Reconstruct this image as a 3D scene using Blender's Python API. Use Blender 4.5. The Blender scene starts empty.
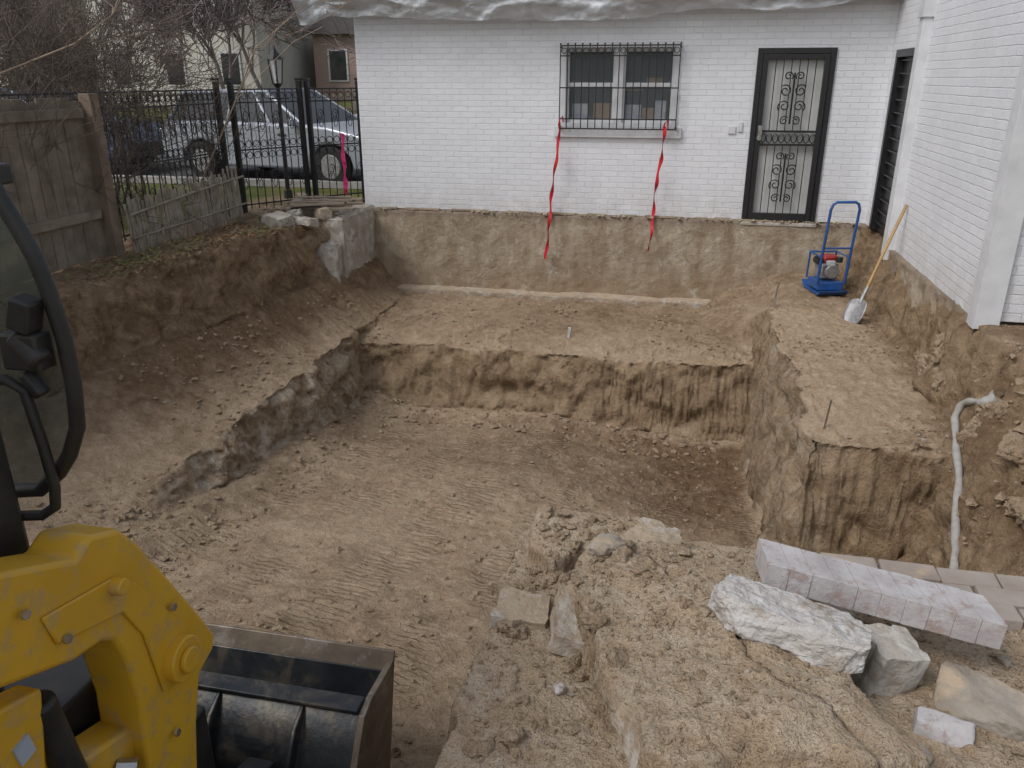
import bpy, math, random
import numpy as np
from mathutils import Vector, Matrix, Euler
from mathutils.bvhtree import BVHTree
import bmesh
R=math.radians
random.seed(7); rng=np.random.default_rng(7)
scene=bpy.context.scene

# ------------------------------------------------------------ noise
def _h(ix,iy,iz):
    with np.errstate(over='ignore'):
        n=(ix.astype(np.int64)*374761393+iy.astype(np.int64)*668265263+iz.astype(np.int64)*1274126177)&0xffffffff
        n=((n^(n>>13))*1103515245)&0xffffffff
        n=((n^(n>>15))*668265263)&0xffffffff
        n=n^(n>>16)
    return (n&0xffff)/32767.5-1
def vn(x,y,z):
    x,y,z=np.broadcast_arrays(x,y,z)
    ix,iy,iz=np.floor(x),np.floor(y),np.floor(z)
    fx,fy,fz=x-ix,y-iy,z-iz
    fx=fx*fx*(3-2*fx);fy=fy*fy*(3-2*fy);fz=fz*fz*(3-2*fz)
    o=0
    for a in (0,1):
        for b in (0,1):
            for c in (0,1):
                o=o+_h(ix+a,iy+b,iz+c)*(fx if a else 1-fx)*(fy if b else 1-fy)*(fz if c else 1-fz)
    return o
def fbm(x,y,z=0.,o=4,g=.5):
    x=np.asarray(x,float);y=np.asarray(y,float);z=np.asarray(z,float)
    s=0;a=1;t=0
    for i in range(o):
        s=s+a*vn(x+i*17.3,y-i*9.1,z+i*5.7);t+=a;a*=g;x=x*2.03;y=y*2.03;z=z*2.03
    return s/t
def s(a,b,x):
    t=np.clip((x-a)/(b-a),0,1);return t*t*(3-2*t)
def lerp(a,b,w): return a+(b-a)*w

# ------------------------------------------------------------ materials
def newmat(name):
    m=bpy.data.materials.new(name);m.use_nodes=True
    nt=m.node_tree;b=nt.nodes['Principled BSDF'];return m,nt,b
def N(nt,t,**k):
    n=nt.nodes.new(t)
    for a,v in k.items():
        if a.startswith('_'): setattr(n,a[1:],v)
        else: n.inputs[a.replace('__',' ')].default_value=v
    return n
def noise(nt,scale,detail=3,rough=.6,vec=None,dist=0):
    n=N(nt,'ShaderNodeTexNoise',Scale=scale,Detail=detail,Roughness=rough,Distortion=dist)
    if vec is None:
        g=nt.nodes.new('ShaderNodeNewGeometry');vec=g.outputs['Position']
    nt.links.new(vec,n.inputs['Vector']);return n.outputs['Fac']
def rampn(nt,fac,a,b,lo=0.,hi=1.):
    r=N(nt,'ShaderNodeMapRange');nt.links.new(fac,r.inputs[0])
    r.inputs[1].default_value=a;r.inputs[2].default_value=b;r.inputs[3].default_value=lo;r.inputs[4].default_value=hi
    return r.outputs[0]
def mixc(nt,fac,a,b,mode='MIX'):
    m=nt.nodes.new('ShaderNodeMix');m.data_type='RGBA';m.blend_type=mode
    for i,v in ((0,fac),(6,a),(7,b)):
        if isinstance(v,(int,float)): m.inputs[i].default_value=v
        elif isinstance(v,tuple): m.inputs[i].default_value=(*v,1) if len(v)==3 else v
        else: nt.links.new(v,m.inputs[i])
    return m.outputs[2]
def math_(nt,op,a,b=None):
    m=nt.nodes.new('ShaderNodeMath');m.operation=op
    for i,v in ((0,a),(1,b)):
        if v is None: continue
        if isinstance(v,(int,float)): m.inputs[i].default_value=v
        else: nt.links.new(v,m.inputs[i])
    return m.outputs[0]
def bump(nt,b,h,dist=.01,st=1.):
    n=N(nt,'ShaderNodeBump',Strength=st,Distance=dist)
    nt.links.new(h,n.inputs['Height'])
    if b.inputs['Normal'].links:
        nt.links.new(b.inputs['Normal'].links[0].from_socket,n.inputs['Normal'])
    nt.links.new(n.outputs[0],b.inputs['Normal'])
def M(name,c1,c2=None,scale=6,rough=.85,bd=.004,bs=40,metal=0,lo=.35,hi=.65,c3=None,s3=3):
    m,nt,b=newmat(name)
    if c2 is None: c2=tuple(x*.7 for x in c1)
    c=mixc(nt,rampn(nt,noise(nt,scale),lo,hi),c1,c2)
    if c3 is not None:
        c=mixc(nt,rampn(nt,noise(nt,s3,4,.7,dist=.4),.52,.64),c,c3)
    nt.links.new(c,b.inputs['Base Color'])
    b.inputs['Roughness'].default_value=rough;b.inputs['Metallic'].default_value=metal
    if bd: bump(nt,b,noise(nt,bs,4),bd)
    return m

def soil_mat(name='soil',attr=True,light=1.):
    m,nt,b=newmat(name)
    k=light
    n1=noise(nt,1.6,4,.65);n2=noise(nt,13,5,.72);n3=noise(nt,85,3,.7)
    dry=mixc(nt,rampn(nt,n1,.3,.7),(.43*k,.325*k,.222*k),(.335*k,.242*k,.155*k))
    dry=mixc(nt,rampn(nt,n2,.4,.7),dry,(.50*k,.40*k,.29*k))
    dry=mixc(nt,rampn(nt,n3,.28,.46,.6,0.),dry,(.18*k,.122*k,.075*k))
    b.inputs['Roughness'].default_value=.97;b.inputs['Specular IOR Level'].default_value=.12
    c=dry
    g=nt.nodes.new('ShaderNodeNewGeometry')
    if attr:
        a=N(nt,'ShaderNodeVertexColor',_layer_name='soil')
        sp=nt.nodes.new('ShaderNodeSeparateColor');nt.links.new(a.outputs[0],sp.inputs[0])
        wet=mixc(nt,rampn(nt,n2,.3,.7),(.118,.074,.043),(.225,.152,.092))
        wf=math_(nt,'ADD',sp.outputs[0],rampn(nt,noise(nt,4,4,.65),.3,.7,-.3,.3))
        wf=math_(nt,'MULTIPLY',wf,rampn(nt,sp.outputs[0],0.,.12))
        wn=nt.nodes.new('ShaderNodeClamp');nt.links.new(wf,wn.inputs[0])
        c=mixc(nt,wn.outputs[0],c,wet)
        mp=N(nt,'ShaderNodeMapping');mp.inputs['Scale'].default_value=(1.2,1.2,1.9)
        nt.links.new(g.outputs['Position'],mp.inputs[0])
        st=noise(nt,3.6,5,.75,mp.outputs[0],.8)
        sx=nt.nodes.new('ShaderNodeSeparateXYZ');nt.links.new(g.outputs['Normal'],sx.inputs[0])
        steep=rampn(nt,sx.outputs[2],.75,.35)
        stc=mixc(nt,rampn(nt,st,.36,.66),(.165,.105,.06),(.44,.335,.215))
        c=mixc(nt,math_(nt,'MULTIPLY',steep,.7),c,stc)
        ch=math_(nt,'MULTIPLY',sp.outputs[1],rampn(nt,noise(nt,7,5,.75),.44,.62))
        c=mixc(nt,ch,c,(.54,.48,.40))
        gr=mixc(nt,rampn(nt,n1,.35,.65),(.08,.12,.03),(.19,.17,.07))
        c=mixc(nt,sp.outputs[2],c,gr)
    nt.links.new(c,b.inputs['Base Color'])
    bump(nt,b,n3,.013,.9);bump(nt,b,n2,.045,.9)
    if attr:
        mp=N(nt,'ShaderNodeMapping');mp.inputs['Rotation'].default_value=(0,0,R(10))
        nt.links.new(g.outputs['Position'],mp.inputs[0])
        w=N(nt,'ShaderNodeTexWave',Scale=5.2,Distortion=.8,Detail=1.);w.bands_direction='Y';w.inputs['Detail Scale'].default_value=.5
        nt.links.new(mp.outputs[0],w.inputs['Vector'])
        msk=rampn(nt,noise(nt,1.3,2,.5),.44,.54)
        w2=N(nt,'ShaderNodeTexWave',Scale=.42,Distortion=1.5,Detail=1.);w2.bands_direction='X'
        nt.links.new(mp.outputs[0],w2.inputs['Vector'])
        mk=math_(nt,'MULTIPLY',math_(nt,'MULTIPLY',msk,rampn(nt,w2.outputs['Fac'],.45,.6)),a.outputs['Alpha'])
        bump(nt,b,math_(nt,'MULTIPLY',rampn(nt,w.outputs['Fac'],.3,.7),mk),.016,.85)
    return m
SOIL=soil_mat();CLOD=soil_mat('soil_clod',False,.86)

def brickmat(name):
    m,nt,b=newmat(name)
    g=nt.nodes.new('ShaderNodeNewGeometry');sx=nt.nodes.new('ShaderNodeSeparateXYZ');nt.links.new(g.outputs['Position'],sx.inputs[0])
    cb=nt.nodes.new('ShaderNodeCombineXYZ');nt.links.new(math_(nt,'ADD',sx.outputs[0],sx.outputs[1]),cb.inputs[0]);nt.links.new(sx.outputs[2],cb.inputs[1])
    br=N(nt,'ShaderNodeTexBrick',Scale=1.);br.inputs['Brick Width'].default_value=.215;br.inputs['Row Height'].default_value=.073
    br.inputs['Mortar Size'].default_value=.006;br.inputs['Mortar Smooth'].default_value=.8
    br.inputs['Color1'].default_value=(.73,.745,.775,1);br.inputs['Color2'].default_value=(.69,.705,.74,1);br.inputs['Mortar'].default_value=(.64,.655,.69,1)
    wob=nt.nodes.new('ShaderNodeVectorMath');wob.operation='MULTIPLY_ADD'
    nn=N(nt,'ShaderNodeTexNoise',Scale=9.);nt.links.new(g.outputs['Position'],nn.inputs['Vector'])
    nt.links.new(nn.outputs['Color'],wob.inputs[0]);wob.inputs[1].default_value=(.016,.016,0);nt.links.new(cb.outputs[0],wob.inputs[2])
    nt.links.new(wob.outputs[0],br.inputs['Vector'])
    d=rampn(nt,sx.outputs[2],.45,-.1,0,.6)
    dirt=math_(nt,'MULTIPLY',d,rampn(nt,noise(nt,6,4,.7),.35,.65))
    c=mixc(nt,dirt,br.outputs['Color'],(.42,.38,.33))
    c=mixc(nt,rampn(nt,noise(nt,1.2,4,.7),.45,.75,0,.4),c,(.55,.56,.58))
    nt.links.new(c,b.inputs['Base Color']);b.inputs['Roughness'].default_value=.6
    bump(nt,b,br.outputs['Fac'],-.0032,.9);bump(nt,b,noise(nt,38,3),.007,.7)
    return m
BRICK=brickmat('painted_brick')
WHITE=M('white_trim',(.66,.67,.69),(.55,.56,.58),4,.5,.001)
BLACK=M('black_iron',(.012,.012,.014),(.02,.02,.022),20,.4,.001)
BLKPLAST=M('black_plastic',(.014,.014,.015),(.034,.032,.030),9,.5,.0008,150)
YEL=M('yellow_paint',(.66,.385,.025),(.59,.33,.022),3,.42,.0004,60,c3=(.50,.32,.10),s3=14,hi=.7)
STEELD=M('dark_steel',(.018,.022,.028),(.04,.044,.048),5,.38,.002,30,.3,c3=(.11,.095,.075),s3=4)
WORN=M('worn_steel',(.25,.20,.15),(.16,.13,.10),9,.5,.002,40,.4,c3=(.34,.30,.26),s3=8)
CHROME=M('bright_steel',(.55,.55,.56),(.4,.4,.4),20,.25,0,metal=.9)
WOOD=M('weathered_wood',(.25,.21,.165),(.155,.125,.096),5,.88,.003,60)
LATH=M('grey_lath',(.36,.32,.27),(.2,.17,.135),9,.9,.003,60)
TWIG=M('twig_bark',(.14,.108,.09),(.085,.065,.052),3,.9,0)
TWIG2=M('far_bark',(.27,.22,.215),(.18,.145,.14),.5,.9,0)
CONC=M('old_concrete',(.395,.335,.26),(.29,.23,.165),2.4,.92,.014,18,c3=(.215,.16,.105),s3=1.9)
def found_mat():
    # board-formed footing wall: vertical streaks, dirt runs, pale patches
    m,nt,b=newmat('foundation_concrete')
    g=nt.nodes.new('ShaderNodeNewGeometry');mp=N(nt,'ShaderNodeMapping');mp.inputs['Scale'].default_value=(2.6,2.6,.7)
    nt.links.new(g.outputs['Position'],mp.inputs[0])
    c=mixc(nt,rampn(nt,noise(nt,2.2,5,.7,mp.outputs[0]),.36,.64),(.40,.335,.25),(.265,.20,.135))
    c=mixc(nt,rampn(nt,noise(nt,5,5,.75,dist=.5),.56,.66,0,.75),c,(.50,.46,.395))
    c=mixc(nt,rampn(nt,noise(nt,2.1,5,.75,dist=.6),.54,.70,0,.85),c,(.195,.135,.08))
    sx=nt.nodes.new('ShaderNodeSeparateXYZ');nt.links.new(g.outputs['Position'],sx.inputs[0])
    low=math_(nt,'MULTIPLY',rampn(nt,sx.outputs[2],-.55,-1.05),rampn(nt,noise(nt,4,4,.7),.35,.6))
    c=mixc(nt,low,c,(.27,.19,.12))
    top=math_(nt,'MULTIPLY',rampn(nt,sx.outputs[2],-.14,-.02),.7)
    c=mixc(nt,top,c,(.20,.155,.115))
    nt.links.new(c,b.inputs['Base Color']);b.inputs['Roughness'].default_value=.93
    bump(nt,b,noise(nt,16,5,.7),.03,.8);return m
FOUND=found_mat()
CONC2=M('pale_concrete',(.42,.39,.345),(.31,.27,.22),5,.92,.014,22,c3=(.50,.48,.44),s3=7)
DCONC=M('dusty_concrete',(.41,.33,.24),(.31,.235,.16),6,.95,.02,24,c3=(.42,.38,.33),s3=6)
PLAS=M('white_plaster',(.53,.515,.50),(.43,.405,.38),14,.85,.02,26,c3=(.33,.28,.23),s3=13)
ROCK=M('grey_rock',(.32,.29,.25),(.24,.205,.165),7,.9,.01,30,c3=(.40,.32,.23),s3=5)
REDS=M('red_strap',(.55,.015,.03),(.42,.01,.02),8,.5,.001)
PINK=M('pink_tape',(.75,.05,.22),(.6,.03,.16),8,.5,0)
BLUE=M('blue_paint',(.02,.10,.33),(.02,.07,.22),10,.4,.001)
RED=M('red_paint',(.38,.03,.02),(.25,.02,.02),10,.4,0)
SILV=M('grey_cast',(.34,.34,.35),(.22,.22,.22),20,.45,.001,metal=.4)
HAND=M('ash_handle',(.42,.27,.10),(.30,.18,.07),8,.5,0)
ASPH=M('asphalt',(.085,.085,.087),(.06,.06,.061),3,.9,.004,90)
CURB=M('kerb_concrete',(.36,.35,.33),(.28,.27,.25),4,.9,.002)
def mortar_mat():
    m,nt,b=newmat('painted_brick_piece')
    c=mixc(nt,rampn(nt,noise(nt,6,4,.7),.38,.62),(.50,.485,.49),(.37,.34,.34))
    c=mixc(nt,rampn(nt,noise(nt,18,4,.7),.54,.64,0,.7),c,(.31,.225,.195))
    nt.links.new(c,b.inputs['Base Color']);b.inputs['Roughness'].default_value=.88
    bump(nt,b,noise(nt,60,4,.7),.006,.8);return m
PBR=mortar_mat()
PAVE=M('paver',(.36,.315,.28),(.27,.225,.19),4,.9,.004,60,c3=(.40,.315,.23),s3=9)
def plainmat(name,c,rough=.3,metal=0,alpha=None):
    m,nt,b=newmat(name);cc=mixc(nt,rampn(nt,noise(nt,4),.3,.7,0,.3),c,tuple(x*.75 for x in c))
    nt.links.new(cc,b.inputs['Base Color']);b.inputs['Roughness'].default_value=rough;b.inputs['Metallic'].default_value=metal
    if alpha is not None:b.inputs['Alpha'].default_value=alpha
    return m
DARKGL=plainmat('dark_window_glass',(.02,.025,.03),.06)
CABGL=plainmat('cab_glass',(.10,.13,.12),.08,0,.42)
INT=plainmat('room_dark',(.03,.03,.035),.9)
CARP=plainmat('silver_car_paint',(.36,.39,.44),.25,.2)
CARP2=plainmat('blue_car_paint',(.10,.14,.22),.25,.3)
TYRE=plainmat('tyre_rubber',(.02,.02,.02),.85)
BOXM=M('cardboard',(.35,.23,.12),(.25,.16,.09),6,.8,0)
PAPER=M('white_item',(.6,.6,.6),(.35,.4,.5),6,.7,0)

# ------------------------------------------------------------ geometry accumulators
class A:
    def __init__(self): self.v=[];self.f=[]
    def add(self,vs,fs):
        o=len(self.v);self.v+= [tuple(p) for p in vs];self.f+=[tuple(i+o for i in f) for f in fs];return self
    def box(self,c,sz,rot=None):
        x,y,z=[q/2 for q in sz]
        vs=[Vector((a,b,d)) for d in(-z,z) for b in(-y,y) for a in(-x,x)]
        if rot is not None:
            E=Euler(rot).to_matrix();vs=[E@p for p in vs]
        vs=[p+Vector(c) for p in vs]
        return self.add(vs,[(0,2,3,1),(4,5,7,6),(0,1,5,4),(2,6,7,3),(0,4,6,2),(1,3,7,5)])
    def b2(self,a,b):
        return self.box([(a[i]+b[i])/2 for i in range(3)],[abs(b[i]-a[i]) for i in range(3)])
    def tube(self,pts,r,n=6,cap=True):
        pts=[Vector(p) for p in pts];k=len(pts)
        rs=r if isinstance(r,(list,tuple)) else [r]*k
        up=None;vs=[]
        for i,p in enumerate(pts):
            t=(pts[min(i+1,k-1)]-pts[max(i-1,0)]).normalized()
            if up is None:
                up=t.orthogonal().normalized()
            else:
                up=(up-t*up.dot(t));up=up.normalized() if up.length>1e-6 else t.orthogonal().normalized()
            w=t.cross(up)
            for j in range(n):
                a=2*math.pi*j/n;vs.append(p+(up*math.cos(a)+w*math.sin(a))*rs[i])
        fs=[(i*n+j,i*n+(j+1)%n,(i+1)*n+(j+1)%n,(i+1)*n+j) for i in range(k-1) for j in range(n)]
        if cap: fs+=[tuple(range(n))[::-1],tuple((k-1)*n+j for j in range(n))]
        return self.add(vs,fs)
    def prism(self,poly,axis,a,b):
        def P(u,v,w): return {'x':(w,u,v),'y':(u,w,v),'z':(u,v,w)}[axis]
        n=len(poly);vs=[P(u,v,a) for u,v in poly]+[P(u,v,b) for u,v in poly]
        fs=[tuple(range(n)),tuple(range(n,2*n))[::-1]]+[(i,(i+1)%n,n+(i+1)%n,n+i) for i in range(n)]
        return self.add(vs,fs)
    def to(self,name,mat,parent=None,bevel=0,smooth=False,seg=2):
        me=bpy.data.meshes.new(name);me.from_pydata(self.v,[],self.f)
        bm=bmesh.new();bm.from_mesh(me);bmesh.ops.recalc_face_normals(bm,faces=bm.faces);bm.to_mesh(me);bm.free()
        ob=bpy.data.objects.new(name,me);scene.collection.objects.link(ob);me.materials.append(mat)
        if parent: ob.parent=parent
        if bevel:
            m=ob.modifiers.new('b','BEVEL');m.width=bevel;m.segments=seg;m.limit_method='ANGLE';m.angle_limit=R(35)
        if smooth or bevel:
            for p in me.polygons:p.use_smooth=True
            me.set_sharp_from_angle(angle=R(40))
        return ob
def empty(name):
    e=bpy.data.objects.new(name,None);scene.collection.objects.link(e);e.empty_display_size=.1;return e
def npmesh(name,v,f,mat,smooth=True,parent=None):
    me=bpy.data.meshes.new(name);k=f.shape[1]
    me.vertices.add(len(v));me.vertices.foreach_set('co',v.astype(np.float32).ravel())
    me.loops.add(f.size);me.loops.foreach_set('vertex_index',f.astype(np.int32).ravel())
    me.polygons.add(len(f));me.polygons.foreach_set('loop_start',np.arange(0,f.size,k,dtype=np.int32))
    me.update(calc_edges=True);me.validate()
    me.polygons.foreach_set('use_smooth',np.full(len(me.polygons),smooth))
    ob=bpy.data.objects.new(name,me);scene.collection.objects.link(ob);me.materials.append(mat)
    if parent:ob.parent=parent
    return ob

# ------------------------------------------------------------ terrain
XE=([-4,3,5.9,6.8,8.2,8.8,10.2,11],[-5.4,-5.4,-5.3,-5.08,-4.95,-4.85,-4.72,-4.7])
SLAB=np.array([(-.20,2.60),(-.29,2.42),(-.26,2.22),(-.19,2.05),(-.16,1.88),(-.03,1.72),(.0,1.60),(.1,1.45),(.1,1.1),(.85,1.1),(.72,1.55),(.68,1.78),(.58,1.95),(.55,2.12),(.47,2.28),(.50,2.45),(.3,2.66),(.05,2.62)])
SL2=np.array([(-.50,2.90),(-.50,2.62),(-.38,2.50),(-.33,2.60),(-.22,2.64),(-.05,2.68),(.02,2.86)])
def inside_sd(X,Y,P):
    d=np.full(X.shape,1e9);ins=np.zeros(X.shape,bool);n=len(P)
    for i in range(n):
        ax,ay=P[i];bx,by=P[(i+1)%n];ex,ey=bx-ax,by-ay
        t=np.clip(((X-ax)*ex+(Y-ay)*ey)/(ex*ex+ey*ey),0,1)
        d=np.minimum(d,np.hypot(X-ax-t*ex,Y-ay-t*ey))
        c=((ay>Y)!=(by>Y))&(X<(bx-ax)*(Y-ay)/(by-ay+1e-12)+ax);ins^=c
    return np.where(ins,d,-d)
def H(X,Y):
    X=np.asarray(X,float);Y=np.asarray(Y,float)
    w1=fbm(X*.9,Y*.9,3.1,5,.55);w2=fbm(X*.9,Y*.9,8.7,5,.55)
    e1=fbm(X*5,Y*5,2.1,3)
    Xw=X+.11*w1+.016*e1;Yw=Y+.12*w2+.016*e1
    Xf=X+.06*fbm(X*4,Y*4,1.3,4);Yf=Y+.07*fbm(X*4,Y*4,5.3,4)
    zf=np.interp(Y,[-4,-2,0,1,2.2,4.7,8.7,12],[0,-.3,-.62,-.74,-.93,-1.46,-2.1,-2.2])
    zf=zf-.28*s(-1.4,.5,X)*s(2.0,3.2,Y)*s(9.5,7,Y)-.06*s(-2,1,X)
    zf=zf+.06*fbm(X*.6,Y*.6,2.2,3)+.10*np.exp(-((Yw-8.6)/.2)**2)+.13*s(-3.2,-3.6,Xw)+.10*s(.8,1.,Xw)*s(5.6,6,Y)
    h=zf
    xe=np.interp(Y,*XE)
    q=np.clip((-3.8-X)/(-3.8-(xe+.35)),0,1)
    bench=-1.15+.45*q**1.7+.06*w2
    h=lerp(h,np.maximum(bench,h),s(-3.60,-3.84,Xw))
    yard=.02+.05*fbm(X*1.1,Y*1.1,6,3)
    tb=-1.29+.13*s(8.85,9.4,Y)+.03*w1
    h=lerp(h,np.maximum(h,tb),s(8.70,8.86,Yw))
    a=.92-.6*s(9.2,10,Y);b=1.04+.35*s(9.2,10,Y)
    tr=-.66-.1*s(6.6,5.7,Yw)+.03*w2
    wl=np.clip((Xw-a)/(b-a),0,1);wl=lerp(wl**.7,wl,s(9,9.6,Y))
    h=lerp(h,np.maximum(h,tr),wl*s(5.5,5.70,Yw))
    h=lerp(h,np.maximum(h,0.0-.04),s(2.05,2.3,Xw)*s(5.6,6.2,Y))
    tn=np.interp(Xw+.12*w2,[1.6,1.85,2.0,2.25,2.7],[-2.0,-1.5,-.9,-.5,0])
    h=lerp(h,np.maximum(h,tn),s(6.3,5.9,Y))
    h=lerp(h,yard,s(xe+.30,xe+.06,X+.10*w1+.04*fbm(X*5,Y*5,.4,3)))
    fg=.0+.02*fbm(X*3,Y*3,9,4)
    h=lerp(h,fg,s(-.66,-.54,Xf)*s(2.97,2.85,Yf))
    near=(X>-1)&(X<1.6)&(Y>.8)&(Y<3.2)
    if near.any():
        xn,yn=X[near],Y[near]
        u1,u2=xn+.04*fbm(xn*7,yn*7,0,4),yn+.04*fbm(xn*7,yn*7,4,4)
        sd=inside_sd(u1,u2,SLAB)
        top=.155+.06*fbm(xn*2.5,yn*2.5,7,4)+.02*s(0,.3,sd)
        ck=np.abs((xn-.25)+.7*(yn-2.1)+.10*fbm(xn*4,yn*4,3,4));top=top-.05*s(.016,.0,ck)
        top=top-.035*s(.0,.02,(yn-2.38)+.4*(xn-.1)+.08*fbm(xn*5,yn*5,13,4))
        top=top-.045*s(.0,.015,-(yn-1.62)+.3*(xn-.3)+.07*fbm(xn*5,yn*5,23,4))
        h=h.copy();h[near]=lerp(h[near],top,s(-.014,.012,sd))
        sd2=inside_sd(u1,u2,SL2);h[near]=lerp(h[near],.085+.03*fbm(xn*4,yn*4,33,3),s(-.012,.010,sd2))
    h=lerp(h,0.0,s(11.02,11.1,Y))
    h=lerp(0*h,h,s(-4,-2.5,Y))
    h=lerp(h,.0,s(2.7,3.2,X))
    h=h+1.2*s(24,60,Y)+2.5*s(60,300,Y)
    return h
def seq(parts):
    o=[]
    for a,b,d in parts:
        n=max(1,int(round((b-a)/d)));o+=list(np.linspace(a,b,n,endpoint=False))
    o.append(parts[-1][1]);return np.array(o)
xs=seq([(-320,-60,20),(-60,-12,4),(-12,-6.2,.4),(-6.2,-5.3,.035),(-5.3,-4.4,.020),(-4.4,-3.9,.03),(-3.9,-3.5,.011),(-3.5,-.8,.03),(-.8,1.3,.0115),(1.3,2.5,.02),(2.5,3.4,.1),(3.4,12,1),(12,60,6),(60,320,20)])
ys=seq([(-120,-10,10),(-10,-1,.5),(-1,1.1,.05),(1.1,3.1,.0115),(3.1,5.4,.03),(5.4,5.8,.014),(5.8,8.6,.028),(8.6,9.0,.010),(9.0,11.2,.032),(11.2,18,.4),(18,60,2),(60,400,15)])
GX,GY=np.meshgrid(xs,ys);GZ=H(GX,GY)
core=s(-6.3,-5.9,GX)*s(3.1,2.6,GX)*s(11.1,11,GY)*s(-1.5,-.5,GY)
gy_,gx_=np.gradient(GZ,ys,xs)
slope=np.hypot(gx_,gy_);st=s(.5,1.6,slope)
GZ0=GZ.copy()
nearf=s(3.2,2.9,GY)*s(-.7,-.5,GX)
amp=core*(1-.55*nearf)
lump=fbm(GX*2.2,GY*2.2,GZ*2.2,5,.55)
fine=fbm(GX*11,GY*11,GZ*11,4,.65)
GZ=GZ+amp*(.045*lump+.024*fine*(1+.3*st))
cl=np.clip(fbm(GX*17,GY*17,GZ*3,2)-.2,0,1)
GZ=GZ+core*.045*cl*(1-.4*nearf)*(1-.7*st)
nx,ny=-gx_/(slope+1e-6),-gy_/(slope+1e-6)
hd=fbm(GX*3,GY*3,GZ0*5,5,.66)
hd2=fbm(GX*9,GY*9,GZ0*11,3,.6)
disp=core*st*(.17*hd+.035*hd2)*(1-.75*nearf)
PX=GX+nx*disp;PY=GY+ny*disp
nx_,ny_=len(xs),len(ys)
idx=np.arange(nx_*ny_).reshape(ny_,nx_)
F=np.stack([idx[:-1,:-1],idx[:-1,1:],idx[1:,1:],idx[1:,:-1]],-1).reshape(-1,4)
V=np.stack([PX,PY,GZ],-1).reshape(-1,3)
ground=npmesh('ground',V,F,SOIL)
floorm=s(-3.5,-3.3,GX)*s(.95,.75,GX)*s(8.6,8.4,GY)*(1-s(-.8,-.6,GX)*s(3.1,2.9,GY))
wet=.22*st*core
wet=wet+.6*floorm*s(7.0,8.4,GY)*s(-3.2,-1,GX)
wet=wet+.5*floorm*s(-.8,.7,GX)*s(3.4,4.6,GY)
wet=wet+.2*s(8.8,9.2,GY)*core*s(-4.3,-4.,GX)*s(.9,.6,GX)
wet=wet+.55*s(-.5,-1.2,GZ0)*s(1.1,1.4,GX)*s(5.8,5.4,GY)
wet=wet+.8*s(-5.2,-4.9,GX)*s(-3.9,-4.5,GX)*s(5.2,7.4,GY)*core
wet=wet+.5*s(-6.6,-6.2,GX)*s(-4.2,-4.7,GX)*core
wet=wet+.6*s(1.85,2.1,GX)*core
wet=wet+.18+.45*core*fbm(GX*.7,GY*.7,5,3)
wet=np.where(core>.01,wet,.5)
wet=np.clip(wet,0,.95)*(1-nearf*.6)
chalk=np.clip(s(-4.1,-3.8,GX)*s(-3.3,-3.5,GX)*s(8.8,8.0,GY)*s(3.2,4,GY)*st*.7+s(.5,.8,GX)*s(1.3,1.1,GX)*st*.35*s(9,8,GY)+nearf*.35,0,1)
chalk=np.clip(chalk+.5*s(-4.25,-4.5,GX)*s(9.2,9.8,GY)*core,0,1)
grass=np.clip(s(-6.1,-6.6,GX)+s(11.6,12.2,GY)+s(3,4,GX)+s(-1.5,-3,GY),0,1)*(1-core)
grass=np.clip(grass+.5*s(-4.9,-5.2,GX)*s(.2,.5,fbm(GX*1.4,GY*1.4,11,4))*core*s(-.3,-.1,GZ0),0,1)
col=np.stack([wet,chalk,grass,floorm*s(8.2,7.8,GY)],-1).reshape(-1,4)
ca=ground.data.color_attributes.new('soil','FLOAT_COLOR','POINT');ca.data.foreach_set('color',col.astype(np.float32).ravel())
def hz(x,y):
    i=np.clip(np.searchsorted(xs,x),1,nx_-1);j=np.clip(np.searchsorted(ys,y),1,ny_-1)
    tx=(x-xs[i-1])/(xs[i]-xs[i-1]);ty=(y-ys[j-1])/(ys[j]-ys[j-1])
    return (GZ[j-1,i-1]*(1-tx)+GZ[j-1,i]*tx)*(1-ty)+(GZ[j,i-1]*(1-tx)+GZ[j,i]*tx)*ty
sel=((GX>1.2)&(GX<3)&(GY>3)&(GY<7.5))
fsel=(sel[:-1,:-1]&sel[1:,1:]).ravel()
bvh=BVHTree.FromPolygons([tuple(p) for p in V.tolist()],[tuple(q) for q in F[fsel].tolist()])
def ico():
    bm=bmesh.new();bmesh.ops.create_icosphere(bm,subdivisions=1,radius=1)
    v=np.array([x.co[:] for x in bm.verts]);f=np.array([[q.index for q in p.verts] for p in bm.faces]);bm.free();return v,f
IV,IF=ico()
def scatter(name,pts,rad,mat,flat=.7,parent=None):
    n=len(pts);sc=rad[:,None,None]*(1+.35*rng.standard_normal((n,12,1)).clip(-1.5,1.5))
    ax=np.stack([rng.uniform(.7,1.3,n),rng.uniform(.7,1.3,n),rng.uniform(flat*.7,flat*1.2,n)],-1)[:,None,:]
    an=rng.uniform(0,6.28,n);c,si=np.cos(an)[:,None],np.sin(an)[:,None]
    v=IV[None]*sc*ax
    x=v[...,0]*c-v[...,1]*si;y=v[...,0]*si+v[...,1]*c
    v=np.stack([x,y,v[...,2]],-1)+pts[:,None,:]
    f=IF[None]+(np.arange(n)*12)[:,None,None]
    return npmesh(name,v.reshape(-1,3),f.reshape(-1,3),mat,False,parent)
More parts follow.
